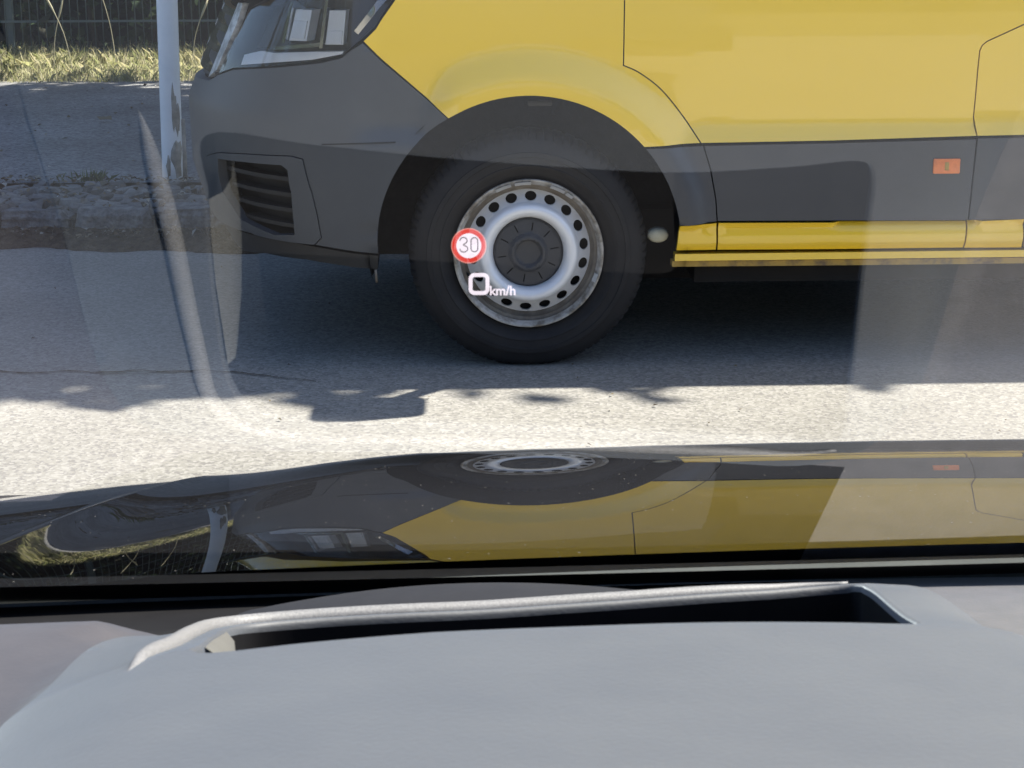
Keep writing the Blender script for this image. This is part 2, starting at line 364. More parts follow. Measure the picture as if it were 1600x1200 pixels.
# crack in the road
def strip_mesh(pts, wd):
    vs_, fs = [], []
    for i, (x, y, z) in enumerate(pts):
        ww = wd * random.uniform(.4, 1.0); vs_ += [(x, y - ww, z), (x, y + ww, z)]
        if i: fs.append((2 * i - 2, 2 * i - 1, 2 * i + 1, 2 * i))
    return vs_, fs
pts = [(-2.0 + .03 * i, 5.53 + .012 * math.sin(i * .9) + random.uniform(-.006, .006), .004) for i in range(36)]
obj('crack', *strip_mesh(pts, .006), M_dirt, road)
pts = [(-1.22 + .05 * i, 5.50 + .10 * math.sin(i * .35) * (i / 14) + random.uniform(-.01, .01), .004) for i in range(14)]
obj('crack', *strip_mesh(pts, .004), M_dirt, road)

# flakes: many small quads as one mesh
def quads(name, centers, sizes, normals_jit, m, parent=None, aspect=.6, base_up=None, curl=0.0, **props):
    n = len(centers); C = np.asarray(centers); S_ = np.asarray(sizes)[:, None]
    a = rng.normal(size=(n, 3)); a /= np.linalg.norm(a, axis=1)[:, None]
    nn = rng.normal(size=(n, 3)) * normals_jit + (np.array(base_up) if base_up is not None else 0); nn /= np.linalg.norm(nn, axis=1)[:, None] + 1e-9
    a = np.cross(nn, a); a /= np.linalg.norm(a, axis=1)[:, None] + 1e-9; b = np.cross(nn, a)
    A, Bv = a * S_ * .5, b * S_ * .5 * aspect
    V = np.empty((n, 4, 3)); V[:, 0] = C - A; V[:, 1] = C - Bv + nn * S_ * curl; V[:, 2] = C + A; V[:, 3] = C + Bv + nn * S_ * curl
    me = bpy.data.meshes.new(name); me.vertices.add(n * 4); me.vertices.foreach_set('co', V.ravel())
    me.loops.add(n * 4); me.loops.foreach_set('vertex_index', np.arange(n * 4, dtype=np.int32))
    me.polygons.add(n); me.polygons.foreach_set('loop_start', np.arange(0, n * 4, 4, dtype=np.int32)); me.update(calc_edges=True); me.validate()
    return link(name, me, m, parent, **props)
# leaf litter in the gutter, on the cobbles, at the pavement edge
L = []
for i in range(900): L.append((random.uniform(-3.6, .4), KY - abs(random.gauss(0, .09)) + .02, .045 + random.uniform(0, .02)))
for i in range(700): L.append((random.uniform(-3.4, .2), random.uniform(7.7, 8.5), .135 + random.uniform(0, .01)))
for i in range(380): L.append((random.uniform(-3.4, .2), 8.43 + random.gauss(0, .035), .13 + random.uniform(0, .008)))
for i in range(260): L.append((random.uniform(-5, 0), random.uniform(8.5, 12.7), .124))
for i in range(90): L.append((random.uniform(-2.5, 2.0), random.uniform(4.6, 7.2), .006))
sz = np.abs(rng.normal(.018, .010, len(L))) + .006; sz[-90:] *= .45; sz[-350:-90] *= .8
quads('leaf_litter', L, sz, .35, M_litter, base_up=(0, 0, 1), aspect=.7, curl=.15, kind='stuff')

# blades
def blades(name, roots, h, wd, m, lean=.35, parent=None, **props):
    n = len(roots); vs_ = np.empty((n, 5, 3)); P = np.asarray(roots, float); hh = np.asarray(h)[:, None]
    ang = rng.uniform(0, 2 * np.pi, n); d = np.stack([np.cos(ang), np.sin(ang), 0 * ang], 1); sd_ = np.stack([-np.sin(ang), np.cos(ang), 0 * ang], 1) * wd
    ln = np.abs(rng.normal(0, lean, n))[:, None]; up = np.array([0, 0, 1.])
    mid = P + up * hh * .55 + d * hh * ln * .35; tip = P + up * hh * (1 - .3 * ln) + d * hh * ln
    vs_[:, 0] = P - sd_; vs_[:, 1] = P + sd_; vs_[:, 2] = mid + sd_ * .8; vs_[:, 3] = tip; vs_[:, 4] = mid - sd_ * .8
    me = bpy.data.meshes.new(name); me.vertices.add(n * 5); me.vertices.foreach_set('co', vs_.ravel())
    me.loops.add(n * 5); me.loops.foreach_set('vertex_index', np.arange(n * 5, dtype=np.int32))
    me.polygons.add(n); me.polygons.foreach_set('loop_start', np.arange(0, n * 5, 5, dtype=np.int32)); me.update(calc_edges=True); me.validate()
    return link(name, me, m, parent, **props)
G = []; Hh = []
for c in range(2600):
    cx = random.uniform(-9, 1.5); cy = random.uniform(12.72, 14.5); big = random.uniform(.025, .085) * (1 + .5 * (cy > 13.6))
    for k in range(random.randint(22, 40)):
        G.append((cx + random.gauss(0, .10), max(12.68, cy + random.gauss(0, .10)), .11)); Hh.append(big * random.uniform(.5, 1.3))
blades('grass', G, Hh, .002, M_grass, .45, kind='stuff')
# tall dry stalks standing out of the verge: a few countable plants
for x, y, h, lean, lab in ((-2.22, 13.5, .50, .30, 'pale dry grass stalk rising between the pole and the yellow van'),
                           (-2.74, 13.5, .70, -.22, 'tallest pale dry grass stalk, first beyond the pole away from the van'),
                           (-2.98, 13.2, .58, -.35, 'pale dry grass stalk second from the pole on the side away from the van'),
                           (-3.16, 13.4, .50, .20, 'pale dry grass stalk third from the pole on the side away from the van'),
                           (-3.48, 13.3, .34, -.30, 'shortest dry grass stalk, farthest from the pole in the verge')):
    pts = catmull([(x, y, .11), (x + lean * h * .25, y, .11 + h * .5), (x + lean * h * .9, y + .02, .11 + h)], 5)
    n_ = len(pts); v, f = tube_data(pts, [.003] * (n_ - 3) + [.008, .008, .003], 5)
    o = obj('dry_grass_stalk', v, f, M_straw)
    o['label'] = lab; o['category'] = 'grass stalk'; o['group'] = 'tall dry stalks in the verge'

# mat fence
FY = 14.45
fence = empty('mesh_fence', 'dark green steel mesh fence behind the grass verge', 'fence', (0, FY, .1))
v, f = tube_data([(0, 0, -.02), (0, 0, 1.8)], .0045, 5); bar_me = mesh('bar', v, f); bar_me.materials.append(M_fence)
x = -6.2
nb = 0
while x < -.6:
    o = link('bar', bar_me, None, fence); o.location = (x, 0, 0); x += .06; nb += 1
v, f = box_data(-8, 4, -.011, -.005, -.008, .008); rail_me = mesh('rail', v, f, False); rail_me.materials.append(M_fence)
for k in range(9): o = link('rail', rail_me, None, fence); o.location = (0, 0, .07 + .215 * k)
for px in (-6.25, -3.72, -1.2): bevel_box('post', px - .03, px + .03, .012, .052, -.05, 1.85, .004, M_fence, fence)

# hedge behind the fence
hedge = empty('hedge', 'dense dark green hedge growing behind the mesh fence', 'hedge', (-3, 15.6, .1))
n = 26000; C = np.stack([rng.uniform(-9, 7, n), np.abs(rng.normal(0, .55, n)) - .9 , rng.uniform(.0, 1, n) ** .9 * 4.2], 1)
C[:, 0] += 0; clump = np.sin(C[:, 0] * 3.1) * np.sin(C[:, 2] * 4.3 + C[:, 0]) * .3 + np.sin(C[:, 0] * 7.7 + C[:, 2] * 5) * .15
C[:, 1] += clump
quads('foliage', C, rng.uniform(.05, .16, n), 1, M_hedge, hedge, aspect=.55, curl=.1)
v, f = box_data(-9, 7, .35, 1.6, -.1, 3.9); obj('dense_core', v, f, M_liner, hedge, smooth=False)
for i in range(16):
    x = -8 + i * .55 + random.uniform(-.2, .2)
    v, f = tube_data(catmull([(x, -.1, -.1), (x + random.uniform(-.1, .1), -.25, .6), (x + random.uniform(-.25, .25), -.1, 1.6)], 4), [.03] * 4 + [.022] * 4 + [.012], 6)
    obj('stem', v, f, M_bark, hedge)

# street trees whose crowns shade the pavement and the road
def tree(name, x, y, z0, tr, cr, cz, flat, nl, label, seed, lean=(0, 0), trim=None):
    global rng
    rng = np.random.default_rng(seed)
    t = empty(name, label, 'tree', (x, y, z0), 0, 'street trees shading the pavement')
    lx, ly = lean; pth = catmull([(0, 0, -.1), (.05 + lx * .15, .02 + ly * .15, cz * .3), (-.03 + lx * .5, .05 + ly * .5, cz * .62), (lx, ly, cz)], 5)
    v, f = tube_data(pth, list(np.linspace(tr, tr * .55, len(pth))), 12); tk = obj('trunk', v, f, M_bark, t)
    for k in range(9):
        a = k * 2.4; z1 = cz * (.5 + .05 * k); l = cr * random.uniform(.6, .9); bx_, by_ = lx * (z1 / cz) ** 1.3, ly * (z1 / cz) ** 1.3
        v, f = tube_data(catmull([(bx_, by_, z1), (bx_ + math.cos(a) * l * .4, by_ + math.sin(a) * l * .4, z1 + l * .25), (bx_ + math.cos(a) * l, by_ + math.sin(a) * l, z1 + l * .45)], 4), list(np.linspace(tr * .4, .02, 9)), 7)
        obj('branch', v, f, M_bark, tk)
    # leaf clusters around random twig ends, denser near the shell
    k = nl // 40; d = rng.normal(size=(k, 3)); d /= np.linalg.norm(d, axis=1)[:, None]
    r = cr * rng.uniform(.1, 1.0, k) ** .36 * (1 + .05 * np.sin(d[:, 0] * 5 + seed) * np.sin(d[:, 1] * 4))
    cc = d * r[:, None] * np.array([1, 1, flat]) + np.array([lx, ly, cz + cr * .35])
    P = np.repeat(cc, 40, 0) + rng.normal(0, .27, (k * 40, 3))
    if trim:   # crown shaped for its shadow: leaves cut along the sun's slant, wavy edge
        P = P[P[:, 1] + y - .172 * (P[:, 2] + z0) > trim + .05 * np.sin(P[:, 0] * 2.3) + rng.normal(0, .02, len(P))]
    quads('crown', P, rng.uniform(.15, .30, len(P)), 1, M_leaf, t, aspect=.6, base_up=(0, 0, .5), curl=.1)
    return t
tree('street_tree', 2.0, 9.62, .1, .16, 3.65, 4.6, .75, 52000, 'leafy street tree standing behind the yellow van', 11, trim=5.16)
tree('street_tree', 5.6, 12.6, .1, .15, 3.6, 4.4, .75, 17000, 'leafy tree at the far edge of the pavement beyond the van', 12)
tree('street_tree', -.3, 11.1, .1, .15, 3.0, 5.2, .7, 12000, 'tall tree on the pavement in line with the pole', 13)
rng = np.random.default_rng(99)
# far side of the street behind the parked car: a dense line of trees (mirrored in the van's paint and lamp)
n = 27000; C = np.stack([rng.uniform(-32, 40, n), rng.normal(-17, 1.2, n), rng.uniform(0, 1, n) * 9.5], 1)
k = n // 3; C[:k, 0] = rng.normal(-30, 1.2, k); C[:k, 1] = rng.uniform(-17, 4, k)
C[:, 2] *= .8 + .2 * np.sin((C[:, 0] + C[:, 1]) * .7) + .1 * np.sin((C[:, 0] - C[:, 1]) * 1.9)
quads('treeline', C, rng.uniform(.4, .9, n), 1, M_hedge, aspect=.7, kind='stuff')

# signpost at the kerb
pole = empty('pole', 'white painted steel pole with peeling base by the kerb in front of the van', 'pole', (-1.50, 8.47, .11))
pl = (.018, 0)
pth = [(pl[0] * (z / 1.1), 0, z) for z in np.linspace(-.05, 2.8, 20)]
v, f = tube_data(pth, .046, 24); obj('tube', v, f, M_pole, pole)
def patch(name, th0, th1, z0, z1, m, seed):
    r = random.Random(seed); vs_ = []; nn = 14; o = []
    for i in range(nn):
        a = 2 * math.pi * i / nn; q = r.uniform(.55, 1.0)
        o.append(((th0 + th1) / 2 + (th1 - th0) / 2 * math.cos(a) * q, (z0 + z1) / 2 + (z1 - z0) / 2 * math.sin(a) * q))
    def fm(u, vv, d): rr = .0468 - d; return (pl[0] * vv / 1.1 + rr * math.cos(u), rr * math.sin(u), vv)
    vs_, fs = sheet([(p[0], p[1]) for p in o], [], .05, fm, .0015)
    obj(name, vs_, fs, m, pole)
patch('bare_patch', R_(-95), R_(-5), .0, .22, M_zinc, 1); patch('bare_patch', R_(-80), R_(-45), .2, .46, M_zinc, 2); patch('bare_patch', R_(-120), R_(-85), .02, .14, M_zinc, 3)
patch('bare_patch', R_(-60), R_(-20), .2, .36, M_zinc, 5)
v, f = tube_data([(.05, .01, -.05), (.05, .01, .28)], .014, 12); obj('bracket', v, f, M_zinc, pole)
v, f = tube_data([(0, 0, -.03), (0, 0, .012), (-.001, 0, .022)], [.062, .06, .049], 20); obj('base_collar', v, f, M_zinc, pole)

# weed tuft and litter scrap on the pavement edge
wd = empty('weed', 'small green weed tuft at the pavement edge near the pole', 'weed', (-1.86, 8.44, .12))
blades('leaves', [(random.gauss(0, .045), random.gauss(0, .015), 0) for i in range(60)], rng.uniform(.03, .075, 60), .0025, M_weed, .6, wd)
wd2 = empty('weed', 'low sparse weed tuft where the pavement meets the cobbles at the picture edge', 'weed', (-2.45, 8.46, .12))
blades('leaves', [(random.gauss(0, .07), random.gauss(0, .02), 0) for i in range(40)], rng.uniform(.02, .045, 40), .0025, M_weed, .9, wd2)
for k, (x, y, lab) in enumerate(((-2.22, 10.55, 'small crumpled dark scrap lying in the middle of the grey pavement'), (-4.1, 12.3, 'tiny white paper scrap on the pavement near the grass'))):
    vv = [(math.cos(a) * .055 * random.uniform(.6, 1), math.sin(a) * .03, .012 + random.uniform(0, .025)) for a in np.linspace(0, 5.6, 8)] + [(0, 0, .03)]
    o = obj('paper_scrap', vv, [(i, (i + 1) % 8, 8) for i in range(8)], M_litter if k == 0 else M_reflector); o.location = (x, y, .122); o['label'] = lab; o['category'] = 'litter'

# ================================================================ THE VAN
YAW = R_(1.5)
VO = Vector((.05098564, 5.57, 0))
van = empty('delivery_van', 'yellow delivery van with dark grey lower cladding and steel wheels parked at the kerb', 'van', VO, YAW)
S0, PA, PB, PP = -.42, .66, .99, 2.6
_th = np.linspace(0, np.pi / 2, 4001); _ts = -PA * np.sin(_th) ** (2 / PP); _tn = -PB * (1 - np.cos(_th) ** (2 / PP))
_L = np.concatenate([[0], np.cumsum(np.hypot(np.diff(_ts), np.diff(_tn)))]); UC = S0 - _L[-1]
def nose(z): return float(np.interp(z, [0, .25, .40, .55, .75, .9, 1.05, 1.2], [.46, .52, .612, .66, .663, .60, .53, .45]))
def plan(u, z):
    if u >= S0: return u, 0.0
    return S0 + float(np.interp(S0 - u, _L, _ts)) * nose(z) / PA, float(np.interp(S0 - u, _L, _tn))
def sm(a, b, x): t = min(1, max(0, (x - a) / (b - a))); return t * t * (3 - 2 * t)
AC = (0.0, .365); AR = .446
def relief(u, z):
    if z < .43: base = -.012 + .012 * sm(.43, .40, z) if False else float(np.interp(z, [.28, .345, .375, .41, .43], [-.03, -.022, -.002, -.004, -.02]))
    elif z < .672: base = .006
    elif z < .712: base = .006 - .030 * (z - .672) / .04
    else: base = float(np.interp(z, [.712, .80, .95, 1.03], [-.024, -.020, -.013, -.013]))
    if z > 1.03: base -= .13 * ((z - 1.03) / 1.5) ** 1.5
    if u < S0: k = sm(S0, S0 - .12, u); base = base * (1 - k)
    for ax in (0.0, 3.64):
        r = math.hypot(u - ax, z - AC[1])
        if r < .72:
            e = r - AR
            fl = float(np.interp(e, [-.1, .045, .055, .145, .155, .26], [.034, .034, .030, -.026, -.032, -.06]))
            fade = 1.0 if u > ax - .20 else 1 - .75 * sm(ax - .20, ax - .36, u)
            if z < .43: fade *= sm(.36, .45, z)
            fl = fl * fade + (-.06) * (1 - fade)
            base = max(base, fl)
    return base
def vmap(off=0.0, rel=True):
    def fm(u, z, d):
        s, n = plan(u, z); h = (relief(u, z) if rel else 0.0) + (off(u, z) if callable(off) else off) - d
        if u < S0:
            s2, n2 = plan(u - .004, z); s1, n1 = plan(u + .004, z); tx, tn = s2 - s1, n2 - n1; l = math.hypot(tx, tn) or 1
            nx, nn = tn / l, -tx / l             # outward in (s, n)
            return (s + nx * h, -(n + nn * h), z)
        return (s, -(n + h), z)
    return fm
def panel(name, outline, m, holes=(), step=.022, off=0.0, skirt=.022, gap=.0019, rel=True, parent=van, sharp=50, **props):
    v, f = sheet(outline, list(holes), step, vmap(off, rel), skirt, gap)
    return obj(name, v, f, m, parent, sharp=sharp, **props)
def arc(a0, a1, n=24, c=AC, r=AR): return [(c[0] + r * math.cos(R_(a0 + (a1 - a0) * i / n)), c[1] + r * math.sin(R_(a0 + (a1 - a0) * i / n))) for i in range(n + 1)]
seam = [tuple(p) for p in catmull([(.276, .892), (.323, .870), (.388, .82), (.454, .74), (.503, .667)], 5)]
hl_low = [(-1.06, .848), (-.965, .872), (-.773, .889), (-.618, .906), (-.55, .921), (-.52, .943), (-.487, .967)]
hl_right = [(-.487, .967), (-.439, 1.002), (-.385, 1.075), (-.335, 1.145)]
hl_top = [(-.335, 1.145), (-.62, 1.13), (-.85, 1.10), (-1.0, 1.05)]
a_l = math.degrees(math.atan2(.755 - .365, -.236))
# wing, bumper, arch cladding
wing = [(-.482, .967)] + arc(a_l, 41.5) + [(.503, .667)] + seam[::-1][1:] + [(.277, 1.08), (.278, 1.33), (.14, 1.30), (0, 1.255), (-.17, 1.20)] + hl_right[::-1][:-1]
panel('front_wing', wing, M_yellow)
panel('arch_cladding', arc(41.0, 7.9, 12) + [(.555, .436), (.549, .505), (.532, .59), (.510, .661)], M_clad, off=.001)
panel('sill_panel', [(.437, .345), (.443, .427), (.555, .434), (.558, .346)], M_yellow)
trim_o = [(-1.10, .60), (-1.0, .622), (-.85, .632), (-.696, .636), (-.658, .628), (-.648, .58), (-.636, .531), (-.628, .46), (-.625, .395), (-.655, .372), (-.728, .374), (-.891, .381), (-1.07, .43), (-1.13, .52)]
int_o = [(-1.004, .602), (-.86, .606), (-.728, .607), (-.708, .594), (-.702, .528), (-.715, .40), (-.796, .394), (-.943, .425), (-1.01, .50)]
bump_o = [(-.482, .963)] + arc(a_l, 182, 14) + [(-.447, .345), (-.62, .368), (-.75, .382), (-.93, .384), (-1.1, .384), (UC, .384), (UC, .80), (-1.126, .826)] + hl_low[:-1]
panel('front_bumper', bump_o, M_bump, holes=[trim_o], skirt=.03)
panel('bumper_corner_trim', trim_o, M_bump, holes=[int_o], off=.004, skirt=.03, gap=.0022)
panel('bumper_lip', [(-.447, .339), (-.62, .362), (-.75, .376), (-.93, .378), (-1.1, .378), (UC, .378), (UC, .28), (-1.1, .30), (-.9, .322), (-.71, .322), (-.58, .31), (-.452, .295)], M_black, off=-.012, skirt=.05)
panel('intake_back', [(-1.06, .64), (-.66, .64), (-.66, .36), (-1.06, .36)], M_black, off=-.075, skirt=0, gap=0)
for k in range(4):
    zz = .568 - .047 * k; x1 = -.705; x0 = -.995 + .015 * k
    panel('intake_fin', [(x0, zz + .012), (x1, zz + .0), (x1, zz - .012), (x0, zz)], M_black, off=-.022, skirt=.045, gap=0, step=.03)
panel('bumper_seam', [(-.60, .6695), (-.385, .676), (-.385, .680), (-.60, .6735)], M_dark, off=.0012, skirt=.0, gap=0)
# grille and its bright surround
panel('grille', [(UC, .81), (-1.126, .835), (-1.07, .86), (-1.03, .995), (-1.10, 1.03), (UC, 1.06)], M_black, off=-.02, skirt=.03)
for z0 in (.86, .92, .98, 1.03):
    panel('grille_slat', [(UC, z0), (-1.09, z0 - .012), (-1.09, z0 + .008), (UC, z0 + .022)], M_chrome, off=.0, skirt=.02, gap=0, step=.05)
panel('grille_surround', [(-1.126, .835), (-1.07, .862), (-1.025, 1.0), (-1.03, 1.06), (-1.075, 1.06), (-1.10, .92)], M_satin, off=.006, skirt=.02, gap=0)
# headlight
hl_o = hl_low + hl_right[1:] + hl_top[1:]
hl = panel('headlight', hl_o, M_lens, off=lambda u, z:   .002 - .075 * max(0, z - .895 + .0 * u), skirt=.0, gap=.004, step=.03)
panel('lamp_housing', hl_o, M_lampin, off=-.09, skirt=-.085, gap=.006, step=.04, parent=hl)
def hbox(name, u0, u1, z0, z1, off, depth, m, tilt=0.0):
    panel(name, [(u0 + tilt, z1), (u0, z0), (u1, z0), (u1 + tilt, z1)], m, off=off, skirt=depth, gap=0, step=.03, rel=False, parent=hl)
hbox('lamp_module', -.768, -.694, .963, 1.052, -.035, .05, M_reflector, .002); hbox('lamp_module', -.617, -.553, .955, 1.052, -.030, .05, M_reflector, .002)
hbox('lamp_divider', -.785, -.772, .955, 1.075, -.02, .06, M_chrome); hbox('lamp_divider', -.634, -.622, .945, 1.085, -.02, .06, M_chrome)
hbox('module_face', -.612, -.558, .958, .994, -.024, .01, M_guide); hbox('module_face', -.760, -.702, .97, 1.02, -.030, .01, M_guide)
panel('light_guide', [(-.948, .885), (-.80, .9), (-.65, .913), (-.55, .93), (-.545, .938), (-.66, .935), (-.80, .928), (-.86, .931), (-.945, .915)], M_guide, off=-.012, skirt=.04, gap=0, rel=False, parent=hl)
panel('lamp_blade', [(-.92, .925), (-.63, .95), (-.62, .962), (-.92, .935)], M_chrome, off=-.03, skirt=.05, gap=0, rel=False, parent=hl)
panel('lamp_blade', [(-.50, .985), (-.385, 1.10), (-.40, 1.115), (-.515, .995)], M_chrome, off=-.02, skirt=.05, gap=0, rel=False, parent=hl)
# door
dr = [(.503, .667), (.7, .669), (.886, .671), (1.312, .680)]
rear = [(1.312, .680), (1.304, .733), (1.306, .80), (1.307, .871), (1.309, .926), (1.315, .942), (1.33, .954), (1.429, .999), (1.49, 1.03), (1.51, 1.07), (1.52, 1.45)]
door = panel('door', dr + rear[1:] + [(.44, 1.41), (.278, 1.335), (.277, 1.08)] + seam[:-1], M_yellow, step=.028)
panel('door_cladding', [(.510, .661), (.7, .664), (.886, .666), (1.310, .674), (1.305, .573), (1.298, .433), (.9, .435), (.555, .437), (.549, .505), (.532, .59)], M_clad, parent=door, skirt=.02)
panel('sill_panel', [(.557, .434), (.9, .432), (1.298, .430), (1.295, .345), (.9, .344), (.559, .346)], M_yellow)
v, f = box_data(1.22, 1.34, -.045, -.012, 1.08, 1.105); bevel_box('door_handle', 1.12, 1.28, -.03, .02, 1.20, 1.235, .008, M_black, door)
mk = bevel_box('side_marker', 1.185, 1.264, -.0125, .0, .573, .617, .003, M_orange, van)
bevel_box('marker_clip', 1.2185, 1.2305, -.0145, -.010, .583, .607, .001, M_ochre, mk)
# cargo side
panel('side_panel', [(1.312, .680)] + [(2.2, .690), (3.06, .70)] + arc(131, 49, 16, (3.64, .365)) + [(4.2, .715), (4.95, .72), (4.98, 1.4), (4.93, 2.40), (1.50, 2.40)] + rear[::-1][:-1], M_yellow, step=.06)
panel('side_cladding', [(1.312, .676), (2.2, .684), (3.16, .692)] + arc(142, 172, 8, (3.64, .365)) + [(2.2, .436), (1.299, .433), (1.306, .573)], M_clad, step=.04)
panel('side_cladding', [(4.12, .70), (4.95, .715), (4.95, .42), (4.08, .42)] + arc(10, 40, 6, (3.64, .365)), M_clad, step=.06)
panel('sill_panel', [(1.299, .431), (1.296, .344), (1.471, .343), (1.466, .437)], M_yellow)
panel('sill_panel', [(1.474, .437), (1.477, .343), (3.19, .35), (3.19, .437)], M_yellow, step=.04)
# sill strip and flange below
v, f = sheet([(.434, .316), (3.19, .322), (3.19, .342), (.434, .337)], [], .03, vmap(.012), .05); obj('sill_strip', v, f, M_yellow, van, sharp=40)
v, f = sheet([(.428, .296), (1.2, .295), (3.19, .300), (3.19, .314), (.428, .313)], [], .03, vmap(.0), .05); obj('sill_flange', v, f, M_ochre, van, sharp=40)
# window and pillars
panel('side_window', [(.46, 1.43), (1.50, 1.46), (1.47, 2.0), (.97, 2.0)], M_skyglass, step=.08)
panel('cab_frame', [(.278, 1.34), (.44, 1.42), (.95, 2.015), (1.475, 2.015), (1.505, 1.46), (1.53, 1.46), (1.5, 2.40), (.92, 2.36), (.03, 1.44), (.0, 1.265), (.14, 1.305)], M_yellow, step=.06)
# bonnet, windscreen, roof: skins spanning the width, (edge s, edge z) and (centre s, centre z)
def span(name, rows, m, n=16):
    vs_, fs = [], []
    for es, ez, cs, cz, inn in rows:
        for j in range(n + 1):
            t = -1 + 2 * j / n; k = abs(t) ** 2.6; y = .99 + t * (.99 - inn)
            vs_.append((cs + (es - cs) * k, y, cz + (ez - cz) * abs(t) ** 4))
    for i in range(len(rows) - 1):
        for j in range(n): a = i * (n + 1) + j; fs.append((a, a + 1, a + n + 2, a + n + 1))
    return obj(name, vs_, fs, m, van)
span('bonnet', [(-.84, 1.085, -1.03, 1.10, .17), (-.78, 1.112, -.96, 1.18, .13), (-.6, 1.135, -.78, 1.27, .06), (-.335, 1.15, -.45, 1.35, .025), (0, 1.262, -.1, 1.44, .025), (.03, 1.43, -.07, 1.45, .06)], M_yellow)
span('windscreen', [(.035, 1.445, -.065, 1.46, .06), (.45, 1.86, .36, 1.88, .10), (.90, 2.36, .78, 2.36, .16)], M_skyglass)
span('roof', [(.905, 2.37, .785, 2.37, .165), (1.1, 2.40, 1.05, 2.48, .14), (1.5, 2.405, 1.5, 2.55, .135), (4.95, 2.405, 4.95, 2.56, .135), (4.99, 2.39, 4.99, 2.50, .14)], M_yellow)
v, f = box_data(4.93, 4.97, .04, 1.94, .35, 2.42); obj('rear_doors', v, f, M_yellow, van, smooth=False)
# far side, one closed wall following the same section
prof = [(.35, .0), (.66, .0), (1.03, -.02), (1.45, -.05), (2.41, -.13)]
vs_ = []; fs = []
for z, h in prof: vs_ += [(-.2 if z < 1.3 else .25 if z < 2 else 1.0, 1.98 + h, z), (4.95, 1.98 + h, z)]
for i in range(4): fs.append((2 * i, 2 * i + 1, 2 * i + 3, 2 * i + 2))
obj('side_panel', vs_, fs, M_yellow, van)
# far half of the front, mirrored meshes
for ch in [o for o in van.children if o.name.split('.')[0] in ('front_bumper', 'bumper_lip', 'grille')] + [hl]:
    c = ch.copy(); COL.objects.link(c); c.parent = van; c.scale = (1, -1, 1); c.location = (0, 1.98, 0)
# underbody and dark inner walls
v, f = box_data(-.25, 4.9, .32, 1.66, .20, .42); obj('underbody', v, f, M_dark, van, smooth=False)
v, f = box_data(.50, 3.12, .07, 1.92, .24, 1.0); obj('inner_body', v, f, M_dark, van, smooth=False)
v, f = box_data(-.44, .50, .45, 1.5, .42, 1.05); obj('engine_bay', v, f, M_dark, van, smooth=False)
def liner(ax):
    vs_, fs = [], []
    for i in range(41):
        a = R_(-12 + 204 * i / 40)
        for y in (.012, .06, .2, .42): vs_.append((ax + (AR + .02 + .012 * math.sin(y * 30)) * math.cos(a), y, AC[1] + (AR + .02) * math.sin(a)))
    for i in range(40):
        for j in range(3): q = i * 4 + j; fs.append((q, q + 1, q + 5, q + 4))
    b = len(vs_)
    for i in range(41): vs_.append((ax + (AR + .03) * math.cos(R_(-12 + 204 * i / 40)), .421, AC[1] + (AR + .03) * math.sin(R_(-12 + 204 * i / 40))))
    fs.append(tuple(range(b, b + 41)))
    return obj('arch_liner', vs_, fs, M_liner, van, sharp=40)
ln = liner(0.0); liner(3.64)
v, f = tube_data([(.392, .045, .388), (.392, .055, .388), (.392, .08, .388)], [.018, .026, .03], 16); o = obj('pale_disc', v, f, M_pale, ln)  # small pale oval disc on the arch liner
for q in o.data.vertices: q.co.x = .388 + (q.co.x - .392) * 1.15; q.co.z = .385 + (q.co.z - .388) * .8
bevel_box('mud_flap_clip', .0, .07, .03, .05, .775, .79, .004, M_black, ln)
v, f = tube_data([(-.452, .01, .30), (-.450, .01, .262)], .004, 8); obj('bumper_clip', v, f, M_rust, van)
# mirror on the door
mir = bevel_box('door_mirror', .44, .60, -.30, -.09, 1.46, 1.78, .04, M_black, van, 3)
v, f = tube_data([(.55, -.10, 1.52), (.60, .0, 1.44), (.62, .05, 1.42)], .03, 8); obj('mirror_arm', v, f, M_black, mir)

# wheels
def lathe(prof, n=96, flip=False, sub=None):
    vs_, fs = [], []
    for i in range(n):
        a = 2 * math.pi * i / n
        for k, (r, q) in enumerate(prof):
            if sub: r, q = sub(i, k, r, q)
            vs_.append((r * math.cos(a), -q, r * math.sin(a)))
    m_ = len(prof)
    for i in range(n):
        for k in range(m_ - 1):
            a, b = i * m_ + k, ((i + 1) % n) * m_ + k; fs.append((a, b, b + 1, a + 1))
    return vs_, fs
HZ = .344
ty = [(.212, -.034), (.222, -.022), (.236, -.012), (.250, -.005), (.252, -.002), (.262, .002), (.264, .000), (.285, .002), (.287, .005), (.300, .004), (.302, .000), (.322, -.008), (.336, -.018), (.3465, -.034), (.352, -.05), (.356, -.075), (.357, -.12), (.356, -.16), (.348, -.2), (.33, -.22), (.27, -.235), (.215, -.2)]
def lug(i, k, r, q):
    g = i % 4
    if k in (13, 14, 15) and g == 0: r -= .0045; q -= .003
    if k in (15, 16, 17) and (i // 2) % 3 == 0: r -= .005
    return r, q
tv, tf = lathe(ty, 336, sub=lug)
tv = [(a, b, max(c, -HZ + .002)) for a, b, c in tv]
tyre_me = mesh('tyre', tv, tf, True, 35); tyre_me.materials.append(M_tyre)
fl_me = mesh('flange', *lathe([(.213, -.03), (.219, -.014), (.2225, -.006), (.221, .000), (.2165, .001), (.212, -.003), (.209, -.010), (.2045, -.016)], 120), True, 60); fl_me.materials.append(M_rimdirt)
br_me = mesh('barrel', *lathe([(.2045, -.016), (.2035, -.028), (.196, -.032), (.1945, -.046), (.191, -.052), (.186, -.056), (.184, -.058)], 120), True, 40); br_me.materials.append(M_rust)
